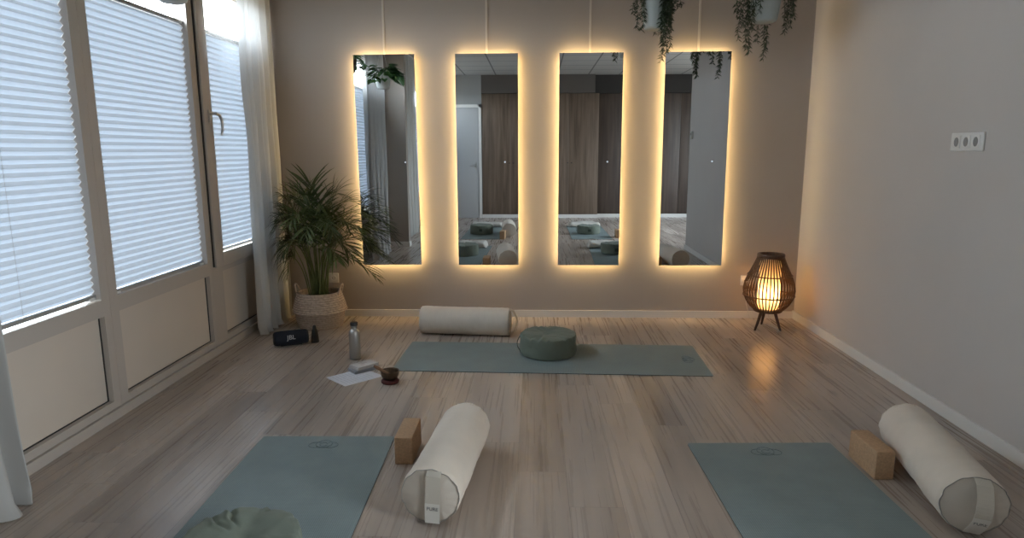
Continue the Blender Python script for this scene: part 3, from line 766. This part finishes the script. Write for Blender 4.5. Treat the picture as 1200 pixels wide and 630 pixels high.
# card decks
ang = math.atan2(3.808-3.696, -.933+1.045)
def deck(name, loc, rz, w, d, h, label, mat, ncards, print_=False):
    t = empty(name, loc, rz, label=label, cat='card deck')
    m = MB(); rnd = random.Random(3)
    for i in range(ncards):
        z0 = h*i/ncards; z1 = h*(i+.86)/ncards; dx = rnd.uniform(-.002, .002); dy = rnd.uniform(-.002, .002)
        m.box((-w/2+dx, -d/2+dy, z0), (w/2+dx, d/2+dy, z1))
    m.build('cards', mat, t)
    if print_:
        q = MB()
        q.ring((-.012, -.004, h+.0004), .012, .0006, k=24, kk=4); q.tube([(.008, -.02, h+.0004), (.02, 0, h+.0004), (.012, .018, h+.0004)], .0007, 4); q.tube([(-.03, .02, h+.0004), (0, .026, h+.0004)], .0006, 4)
        q.build('card_print', 'card_print', t)
    return t
deck('card_deck', (-1.040, 3.762, .0018), ang-.05, .135, .088, .017, 'lower, darker card deck lying on the printed sheet', 'card_box', 5)
deck('card_deck', (-1.030, 3.777, .0195), ang+.06, .145, .090, .019, 'upper white card deck with pale pink print, on top of the other deck', 'cards', 7, True)
# singing bowl
bx, by = -.824, 3.555
r_ = tag(MB().ring((0, 0, .011), .040, .0112, k=48, kk=12).lathe([(.03, .006), (.03, .016), (.0001, .016)], k=32).build('bowl_cushion', 'redcloth', None, (bx, by, 0), smooth=True), 'dark red ring cushion under the bronze singing bowl', 'cushion')
t = empty('singing_bowl', (bx, by, .0225), label='bronze singing bowl resting on a dark red ring cushion', cat='bowl')
MB().lathe([(.0001, .001), (.028, .001), (.042, .010), (.050, .026), (.053, .046), (.0545, .050), (.0515, .050), (.0485, .040), (.044, .022), (.034, .009), (.0001, .006)], k=56).build('bowl_body', 'bronze', t, smooth=True)
MB().ring((0, 0, .049), .053, .0016, k=56, kk=8).build('rim', 'bronze', t, smooth=True)
t = empty('bowl_mallet', (bx, by, .0225), label='short brown wooden mallet resting on the rim of the singing bowl', cat='mallet')
A = Vector((.022, -.022, .0225)); B = Vector((-.092, .012, .072)); dr = (B-A).normalized()
MB().tube([A, A+dr*.02, A+dr*.06, B-dr*.05, B-dr*.02, B], [.006, .0085, .0085, .0085, .009, .0075], 14).build('stick', 'mallet', t, smooth=True)
MB().tube([A+dr*.0, A+dr*.03], .0094, 14).build('leather_wrap', 'leg', t, smooth=True)

# ------------------------------------------------------------------ lantern
LX, LY = 1.717, 4.79
t = empty('rattan_lantern', (LX, LY, 0), label='glowing dark rattan floor lantern on three legs in the right corner', cat='lamp')
def rad(z):   # cage radius
    pts = [(.135, .098), (.175, .140), (.235, .172), (.29, .181), (.345, .172), (.40, .150), (.46, .122), (.51, .100), (.545, .088)]
    for (z0, r0), (z1, r1) in zip(pts, pts[1:]):
        if z <= z1: q = (z-z0)/(z1-z0); return r0+(r1-r0)*q
    return pts[-1][1]
def rads(z): return (rad(z-.012)+2*rad(z)+rad(z+.012))/4
m = MB(); NS = 44
for k in range(NS):
    a = 2*PI*k/NS; ca, sa = math.cos(a), math.sin(a); pts = []; n_ = 16
    vs = []
    for i in range(n_+1):
        z = .138+(.545-.138)*i/n_; r = rads(z); w = .0042; tt = .0022
        for (dr_, dt) in ((-tt, -w), (tt, -w), (tt, w), (-tt, w)):
            vs.append(((r+dr_)*ca-dt*sa, (r+dr_)*sa+dt*ca, z))
    fs = []
    for i in range(n_):
        for j in range(4): fs.append((i*4+j, i*4+(j+1) % 4, (i+1)*4+(j+1) % 4, (i+1)*4+j))
    fs += [(0, 1, 2, 3), tuple(n_*4+j for j in range(4))]
    m.add(vs, fs)
m.build('slat_cage', 'rattan', t)
for (z, r, tk) in ((.250, rads(.250)+.003, .0050), (.400, rads(.400)+.003, .0045)):
    MB().ring((0, 0, z), r, tk, k=64).build('hoop', 'rattan', t, smooth=True)
MB().lathe([(.079, .530), (.093, .530), (.096, .536), (.096, .550), (.092, .556), (.079, .556), (.076, .550), (.076, .536), (.079, .530)], k=64).build('top_rim', 'rattan', t, smooth=True, auto=True)
MB().lathe([(.0001, .128), (.098, .128), (.103, .133), (.103, .146), (.098, .150), (.0001, .150)], k=64).build('base', 'rattan', t, smooth=True, auto=True)
MB().lathe([(.078, .152), (.078, .50)], k=48)
sh = MB(); k = 48; vs = []; fs = []
for z in (.152, .25, .35, .45, .50):
    for j in range(k): vs.append((.076*math.cos(2*PI*j/k), .076*math.sin(2*PI*j/k), z))
for i in range(4):
    for j in range(k): fs.append((i*k+j, i*k+(j+1) % k, (i+1)*k+(j+1) % k, (i+1)*k+j))
sh.add(vs, fs); sh.build('inner_shade', 'shade', t, smooth=True)
MB().lathe([(.0001, .150), (.016, .150), (.016, .185), (.0001, .185)], k=20).build('socket', 'blackp', t)
for (x, y) in ((1.600, 4.695), (1.781, 4.685), (1.712, 4.885)):
    dx, dy = x-LX, y-LY
    MB().tube([(dx*.55, dy*.55, .130), (dx*.75, dy*.75, .07), (dx, dy, .004)], [.0125, .0105, .0075], 14).build('leg', 'leg', t, smooth=True)
MB().tube([(0, 0, .127), (.01, -.02, .07), (.03, -.05, .02), (.06, -.12, .004), (.02, -.16, .004), (.07, -.05, .004), (.02, .12, .004), (-.06, .2, .02), (-.075, .262, .12), (-.082, .279, .29)], .0022, 8).build('power_cord', 'cordw', t, smooth=True)
lamp = bpy.data.lights.new('lantern_bulb', 'POINT'); lamp.energy = 1.0; lamp.color = (1, .60, .25); lamp.shadow_soft_size = .028
lo = bpy.data.objects.new('bulb', lamp); COL.objects.link(lo); lo.parent = t; lo.location = (0, 0, .265)

# outlets and switches
def outlet(x, z, label, w=.078, h=.078):
    t = empty('wall_outlet', (x, YB, z), label=label, cat='outlet', group='white wall outlets')
    MB().box((-w/2, -.009, -h/2), (w/2, 0, h/2)).build('cover_plate', 'plastic', t, bevel=.003)
    MB().ring((0, -.0095, 0), .021, .002, ax=1, k=32).build('socket_ring', 'plastic', t, smooth=True)
    m = MB()
    for s in (-1, 1): m.box((s*.0095-.0025, -.0105, -.0025), (s*.0095+.0025, -.009, .0025))
    m.build('socket_hole', 'blackp', t)
outlet(-1.596, .311, 'white wall outlet behind the palm stems')
outlet(1.636, .300, 'white wall outlet partly hidden behind the rattan lantern')
t = empty('light_switch', (XR, 3.205, 1.332), label='white triple light switch plate on the right wall', cat='switch')
MB().box((-.010, -.118, -.043), (0, .118, .043)).build('cover_plate', 'plastic', t, bevel=.004)
for k in (-1, 0, 1):
    s_ = MB().box((-.0135, k*.070-.027, -.030), (-.009, k*.070+.027, .030)).build('switch_plate', 'plastic', t, bevel=.002)
    vs = [( -.0150, k*.070+.0155*math.cos(2*PI*j/28), .021*math.sin(2*PI*j/28)) for j in range(28)]+[(-.0125, k*.070+.017*math.cos(2*PI*j/28), .0225*math.sin(2*PI*j/28)) for j in range(28)]
    m = MB(); m.add(vs, [tuple(range(28))]+[(j, (j+1) % 28, 28+(j+1) % 28, 28+j) for j in range(28)]); m.build('rocker', 'plastic_grey', s_)
t = empty('thermostat', (XR, 1.36, 1.50), label='small white thermostat near the end of the right wall, seen in the rightmost mirror', cat='thermostat')
MB().box((-.025, -.04, -.05), (0, .04, .05)).build('housing', 'plastic', t, bevel=.004)
MB().box((-.027, -.025, .0), (-.024, .025, .03)).build('display', 'plastic_grey', t)

# ------------------------------------------------------------------ basket and palm
BX, BY = -1.622, 4.79
t = empty('seagrass_basket', (BX, BY, 0), label='round woven seagrass belly basket holding the palm', cat='basket')
def braid(p, a, r, z):
    k = .0026*math.sin(z*2*PI/.0155)+.0016*math.sin(a*62+ (int(z/.0155) % 2)*PI)
    d = Vector((math.cos(a), math.sin(a), 0)); return p+d*k
m = MB(); k = 124
prof = []
for i in range(33):
    z = .125+(.262-.125)*i/32; q = i/32; prof.append((.197-.039*q**1.3, z))
prof += [(.150, .262), (.148, .255), (.176, .13)]
m.lathe(prof, k=k, fn=lambda p, a, r, z: braid(p, a, r, z)); m.build('upper_weave', 'seagrass', t, smooth=True)
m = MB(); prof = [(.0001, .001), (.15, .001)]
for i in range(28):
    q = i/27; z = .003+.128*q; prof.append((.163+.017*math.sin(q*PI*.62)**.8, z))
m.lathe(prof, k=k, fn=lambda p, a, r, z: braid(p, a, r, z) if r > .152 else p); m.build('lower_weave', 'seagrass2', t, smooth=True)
MB().ring((0, 0, .262), .156, .0065, k=72, kk=10).build('rim', 'seagrass', t, smooth=True)
MB().ring((0, 0, .127), .196, .0055, k=72, kk=10).build('fold_band', 'seagrass', t, smooth=True)
for s in (-1, 1):
    pts = []
    for i in range(15):
        q = i/14*PI; pts.append((s*(.150+.028*math.sin(q)), -.045*math.cos(q), .235+.085*math.sin(q)))
    MB().tube(pts, .0065, 8).build('handle', 'seagrass', t, smooth=True)

pl = empty('areca_palm', (BX, BY, .2), label='bushy green areca palm standing in the seagrass basket', cat='plant')
MB().lathe([(.0001, -.19), (.10, -.19), (.13, .02), (.135, .025), (.125, .02), (.0001, .015)], k=40).build('nursery_pot', 'blackp', pl, smooth=True)
MB().lathe([(.0001, .024), (.08, .028), (.122, .018)], k=32).build('soil', 'soil', pl, smooth=True)
def frond(name, base, tip, arch, width, nleaf, mat, rnd, droop=.3, start=.35):
    """stem from base, arching to the tip; leaflets in two rows"""
    A = Vector(base); B = Vector(tip); mid = (A+B)/2; horiz = Vector((B.x-A.x, B.y-A.y, 0))
    Cc = A+Vector((horiz.x*.18, horiz.y*.18, (B.z-A.z)*1.0+arch))
    cx_ = lambda x: x if x > -1.75-BX else -1.75-BX-.145*(1-math.exp(-(-1.75-BX-x)/.145))
    def pt_(q): v = A*(1-q)**2+Cc*2*q*(1-q)+B*q*q; v.x = cx_(v.x); return v
    tg = lambda q: ((Cc-A)*2*(1-q)+(B-Cc)*2*q).normalized()
    m = MB(); pts = [pt_(i/20) for i in range(21)]
    m.tube(pts, [.0044*(1-.85*i/20)+.0006 for i in range(21)], 6)
    st = m.build(name, 'cane', pl, smooth=True)
    lf = MB()
    for i in range(nleaf):
        q = start+(1-start)*(i/(nleaf-1))**.95; p = pt_(q); T = tg(q)
        side = T.cross(Vector((0, 0, 1)));
        if side.length < .05: side = Vector((rnd.uniform(-1, 1), rnd.uniform(-1, 1), 0))
        side.normalize(); up = side.cross(T).normalized()
        prof_l = math.sin(PI*(.12+.80*(i/(nleaf-1))))**.6
        for s in (-1, 1):
            if i == nleaf-1 and s == 1: continue
            Ln = width*prof_l*rnd.uniform(.85, 1.12); f = .40+.55*(i/(nleaf-1))
            D = (side*s*(1-f*.55)+T*(.30+f*.85)+up*rnd.uniform(-.1, .5)+Vector((rnd.uniform(-.13,.13), rnd.uniform(-.13,.13), rnd.uniform(-.1,.1)))).normalized()
            wv = rnd.uniform(.0050, .0076); cross = D.cross(up).normalized(); nn = 6; vs = []
            cur = p.copy(); dd = D.copy()
            for kq in range(nn+1):
                x = kq/nn; ww = wv*(math.sin(PI*min(1, .10+x*.9))**.7)*(1-.1*x)
                if kq == nn: ww = .0004
                vs += [cur-cross*ww+up*ww*.25, cur-up*ww*.15, cur+cross*ww+up*ww*.25]
                dd = (dd+Vector((0, 0, -droop*.42*x*1.3-.03))).normalized(); cur = cur+dd*Ln/nn
            fs = []
            for kq in range(nn):
                a_ = kq*3; fs += [(a_, a_+1, a_+4, a_+3), (a_+1, a_+2, a_+5, a_+4)]
            lf.add(vs, fs)
    # keep off the wall / mirrors / window / curtain
    lf.v = [(cx_(x), min(y, 5.0-BY), max(z, .02-.2)) for (x, y, z) in lf.v]
    lf.build('leaflets', mat, st, smooth=True)
rnd = random.Random(11)
tips = [  # (x, y, z) relative to the basket centre at z=.2 ; arch
    (-.02, .02, .98, .10), (.16, .05, .90, .12), (-.15, .0, .88, .14), (.30, .03, .80, .18), (-.30, -.03, .86, .12), (.08, -.14, .80, .14),
    (-.38, -.06, .72, .22), (.38, -.02, .66, .24), (-.40, .04, .56, .26), (.42, .06, .52, .28), (-.40, -.10, .36, .30), (.44, -.05, .38, .30),
    (-.06, -.32, .66, .26), (.20, -.30, .56, .30), (-.27, -.28, .56, .30), (-.36, -.04, .20, .34), (.40, -.04, .18, .36), (.04, -.34, .56, .24),
    (.12, .12, .70, .2), (-.12, .14, .72, .18), (.28, -.20, .62, .24), (-.26, -.18, .68, .2), (.24, .14, .5, .25), (-.30, .12, .44, .25), (.0, -.2, .9, .1), (.30, -.22, .36, .32), (-.14, -.26, .40, .26), (.20, -.24, .34, .26), (-.25, .05, .34, .28), (.26, .05, .34, .28), (-.34, -.20, .34, .34)]
tips += [(-.34, .0, .66, .2), (.34, -.08, .54, .24), (-.42, .0, .46, .24), (.12, -.22, .66, .18), (-.36, -.2, .6, .24), (.38, -.12, .44, .28)]
for i, (x, y, z, ar) in enumerate(tips):
    z = z if z < .45 else .45+(z-.45)*.74
    a = math.atan2(y, x)+rnd.uniform(-.5, .5); r0 = rnd.uniform(.01, .075)
    frond('frond', (r0*math.cos(a), r0*math.sin(a), .02), (x*1.1, y, z), ar, rnd.uniform(.19, .25), 14, 'palm2' if i % 5 == 2 else 'palm', rnd, droop=rnd.uniform(.12, .42), start=.33 if z > .4 else .48)
cn = MB()
for i in range(7):
    a = rnd.uniform(0, 2*PI); r0 = rnd.uniform(.0, .085); x, y = r0*math.cos(a), r0*math.sin(a); h_ = rnd.uniform(.20, .42)
    cn.tube([(x, y, .015), (x*1.4, y*1.4, h_*.5), (x*1.9, y*1.9, h_)], [.0080, .0060, .0035], 8)
cn.build('canes', 'cane', pl, smooth=True)

# ------------------------------------------------------------------ hanging plants
def hanging_pot(t, R, H, mat, rim_z=None):
    """tapered round-bottomed pot, bottom at z=0"""
    MB().lathe([(.0001, 0), (R*.55, 0), (R*.72, .008), (R*.80, .025), (R*.92, H*.6), (R, H), (R*.94, H), (R*.86, H*.6), (R*.5, .02), (.0001, .02)], k=48).build('pot', mat, t, smooth=True, auto=True)
    MB().lathe([(.0001, H*.86), (R*.9, H*.84)], k=24).build('soil', 'soil', t)
    z = t.location.z
    m = MB()
    for k in range(3):
        a = 2*PI*k/3+.4; m.tube([(R*1.0*math.cos(a), R*1.0*math.sin(a), H-.01), (0, 0, H+.34)], .0018, 6)
    m.tube([(0, 0, H+.34), (0, 0, ZC-z-.03)], .0022, 6); m.build('hanging_cord', 'cordw', t, smooth=True)
    MB().ring((0, 0, ZC-z-.018), .012, .0025, ax=1, k=20).box((-.012, -.012, ZC-z-.006), (.012, .012, ZC-z)).build('ceiling_hook', 'steel', t)
def trail(t, pts, rnd, leaf=.03, name='trailing_stem', dens=.011):
    """stem along pts with whorls of narrow leaves"""
    P_ = [Vector(p) for p in pts]; path = []
    for i in range(len(P_)-1):
        for k in range(8):
            q = k/8; path.append(P_[i].lerp(P_[i+1], q))
    path.append(P_[-1])
    for it in range(3):
        path = [path[0]]+[(path[i-1]+path[i]*2+path[i+1])/4 for i in range(1, len(path)-1)]+[path[-1]]
    m = MB(); m.tube(path, .0016, 5)
    st = m.build(name, 'vine', t, smooth=True)
    lf = MB(); acc = 0
    for i in range(1, len(path)):
        seg = (path[i]-path[i-1]).length; acc += seg
        while acc > dens:
            acc -= dens; p = path[i]; T = (path[i]-path[i-1]).normalized()
            for k in range(rnd.choice((2, 3, 3))):
                a = rnd.uniform(0, 2*PI); o1 = T.orthogonal().normalized(); o2 = T.cross(o1)
                D = (o1*math.cos(a)+o2*math.sin(a)+T*rnd.uniform(.3, .9)+Vector((0, 0, -.25))).normalized()
                L_ = leaf*rnd.uniform(.65, 1.15); w = D.orthogonal().normalized()*(L_*.13); nrm = D.cross(w).normalized()*.0015
                lf.add([p, p+D*L_*.35-w, p+D*L_*.4+nrm, p+D*L_*.35+w, p+D*L_], [(0, 1, 2), (0, 2, 3), (1, 4, 2), (2, 4, 3)])
    lf.build('leaves', 'vine', st)
rnd = random.Random(5)
def wig(x, y, z0, z1, rnd, x0, y0, H):
    pts = [(x0, y0, H-.02), (x0+(x-x0)*.6, y0+(y-y0)*.6, H+.05), (x, y, H-.0)]; n_ = max(2, int((H-z1)/.06))
    for i in range(1, n_+1):
        q = i/n_; pts.append((x+rnd.uniform(-.012, .012), y+rnd.uniform(-.012, .012), H+(z1-H)*q))
    return pts
# plant between 3rd mirror and duct
hp = empty('hanging_plant', (.755, 4.40, 2.045), label='trailing green plant in a grey-white pot above the gap between the two right mirrors', cat='plant', group='hanging trailing plants')
hanging_pot(hp, .088, .17, 'pot')
drops = [(-.115, .0, .02), (-.10, -.05, .06), (-.13, .03, .10), (-.085, -.05, -.01), (.025, -.095, -.17), (.03, -.10, -.20), (.055, -.09, -.14), (.04, -.10, -.08), (.085, -.05, -.10), (.09, -.04, -.02), (.075, -.07, .0), (.10, .03, .06), (.16, .0, .15), (.12, -.05, .12),
         (-.05, .09, .05), (.02, .10, .0), (.065, .08, -.05), (.06, -.10, .06), (.07, -.1, .02), (.05, -.095, .03)]
for (x, y, z1) in drops: trail(hp, wig(x, y, 0, z1, rnd, x*.4, y*.4, .17), rnd, leaf=.034)
# plant near the right corner
hp = empty('hanging_plant', (1.437, 4.40, 2.083), label='trailing green plant in a grey-white pot hanging nearest the right wall', cat='plant', group='hanging trailing plants')
hanging_pot(hp, .098, .18, 'pot')
drops = [(-.155, .02, -.09), (-.14, -.03, -.02), (-.12, -.04, -.165), (-.10, -.05, -.19), (-.11, .0, -.06), (-.085, -.06, .02), (-.09, .05, .0), (-.06, -.085, .05), (.0, .105, -.09), (.035, .105, -.20), (.05, .10, -.14), (-.04, .10, -.03), (.125, .02, .01), (.16, .0, -.02), (.17, -.02, .03), (.19, .02, .06), (.14, -.04, .05), (.15, .04, -.05), (-.17, .03, .04)]
for (x, y, z1) in drops: trail(hp, wig(x, y, 0, z1, rnd, x*.4, y*.4, .18), rnd, leaf=.034)
# pothos near the window
def pothos(loc, label, R, H, mat, seed):
    t = empty('hanging_plant', loc, label=label, cat='plant', group='hanging pothos plants')
    hanging_pot(t, R, H, mat); rnd = random.Random(seed)
    for k in range(19 if R < .09 else 7):
        a = rnd.uniform(0, 2*PI); x, y = math.cos(a), math.sin(a); rr = R*rnd.uniform(1.05, 1.45); dz = rnd.uniform(-.02, .10)
        if k < 7 and R < .09: a = rnd.uniform(-.5, .7); x, y = math.cos(a), math.sin(a); rr = R*rnd.uniform(1.3, 2.6); dz = rnd.uniform(.02, .10)
        pts = [(x*R*.3, y*R*.3, H*.8), (x*rr*.7, y*rr*.7, H+.06+dz*.5), (x*rr, y*rr, H+dz), (x*rr*1.15, y*rr*1.15, H-.06+dz)]
        m = MB(); m.tube(pts, .002, 6); st = m.build('stem', 'cane', t, smooth=True)
        lf = MB()
        for q in range(5):
            p = Vector(pts[1]).lerp(Vector(pts[3]), q/4)+Vector((rnd.uniform(-.02, .02), rnd.uniform(-.02, .02), rnd.uniform(-.01, .02)))
            D = Vector((x+rnd.uniform(-.8, .8), y+rnd.uniform(-.8, .8), rnd.uniform(-.9, .1))).normalized(); w = D.cross(Vector((0, 0, 1))).normalized(); up = w.cross(D)
            L_ = rnd.uniform(.065, .095)
            sh_ = [(0, 0), (-.10, .28), (.12, .46), (.45, .40), (.78, .18), (1.05, 0)]
            vs = [p+D*L_*u_+w*L_*v_+up*abs(v_)*L_*.25 for u_, v_ in sh_]+[p+D*L_*u_-w*L_*v_+up*abs(v_)*L_*.25 for u_, v_ in sh_[1:-1]]
            lf.add(vs, [(0, 1, 2, 3, 4, 5), (0, 5, 9, 8, 7, 6)])
        lf.build('leaves', 'pothos', st)
    return t
pothos((-1.595, 3.00, 1.945), 'green pothos in a white pot hanging before the windows, reflected in the leftmost mirror', .082, .13, 'potw', 3)
pothos((-1.90, 3.22, 2.08), 'hanging plant in a taupe pot, reflected in the top corner of the leftmost mirror', .095, .14, 'potdark', 8)

# ------------------------------------------------------------------ light
w = bpy.data.worlds.new('overcast_sky'); S.world = w; w.use_nodes = True
n = w.node_tree.nodes; l = w.node_tree.links; n.clear()
tc = n.new('ShaderNodeTexCoord'); sp = n.new('ShaderNodeSeparateXYZ'); l.new(tc.outputs['Generated'], sp.inputs[0])
r = n.new('ShaderNodeValToRGB'); e = r.color_ramp.elements
mr = n.new('ShaderNodeMapRange'); mr.inputs[1].default_value = -1; mr.inputs[2].default_value = 1; l.new(sp.outputs[2], mr.inputs[0])
e[0].position = .40; e[0].color = (.22, .21, .20, 1); e[1].position = 1; e[1].color = (.74, .84, 1.0, 1)
x = e.new(.49); x.color = (.34, .36, .38, 1); x = e.new(.52); x.color = (.88, .92, 1.0, 1)
l.new(mr.outputs[0], r.inputs[0])
bg = n.new('ShaderNodeBackground'); bg.inputs[1].default_value = 9.0; l.new(r.outputs[0], bg.inputs[0])
o = n.new('ShaderNodeOutputWorld'); l.new(bg.outputs[0], o.inputs[0])
def portal(name, loc, rot, sx, sy):
    li = bpy.data.lights.new(name, 'AREA'); li.shape = 'RECTANGLE'; li.size = sx; li.size_y = sy; li.cycles.is_portal = True
    o = bpy.data.objects.new(name, li); COL.objects.link(o); o.location = loc; o.rotation_euler = rot
portal('window_light_portal', (XL-.10, 3.15, 1.48), (0, -PI/2, 0), 1.80, 3.9)
portal('window_light_portal', (XL-.10, -1.85, 1.48), (0, -PI/2, 0), 1.80, 2.2)
portal('window_light_portal', (XF+.12, -.425, 1.62), (0, PI/2, 0), 1.75, 2.65)  # portal for the added alcove window

# ------------------------------------------------------------------ camera
cam = bpy.data.cameras.new('camera'); co = bpy.data.objects.new('camera', cam); COL.objects.link(co)
Rv = Vector((.99938783, .03478251, -.00376108)); Uv = Vector((-.0024585, .17706136, .98419674)); Fv = Vector((-.03489878, .983585, -.17703848))
mt = Matrix(((Rv.x, Uv.x, -Fv.x, 0), (Rv.y, Uv.y, -Fv.y, 0), (Rv.z, Uv.z, -Fv.z, 1.3), (0, 0, 0, 1)))
co.matrix_world = mt; cam.sensor_width = 36; cam.lens = 771.042/1200*36; cam.clip_start = .05
S.camera = co
S.view_settings.view_transform = 'Standard'; S.view_settings.look = 'None'; S.view_settings.gamma = 1; S.view_settings.use_curve_mapping = False
S.view_settings.exposure = 1.68
c = S.cycles
c.use_denoising = True; c.max_bounces = 12; c.diffuse_bounces = 8; c.glossy_bounces = 6; c.transmission_bounces = 8; c.transparent_max_bounces = 12
c.sample_clamp_indirect = 6; c.caustics_reflective = False; c.caustics_refractive = False; c.blur_glossy = .5
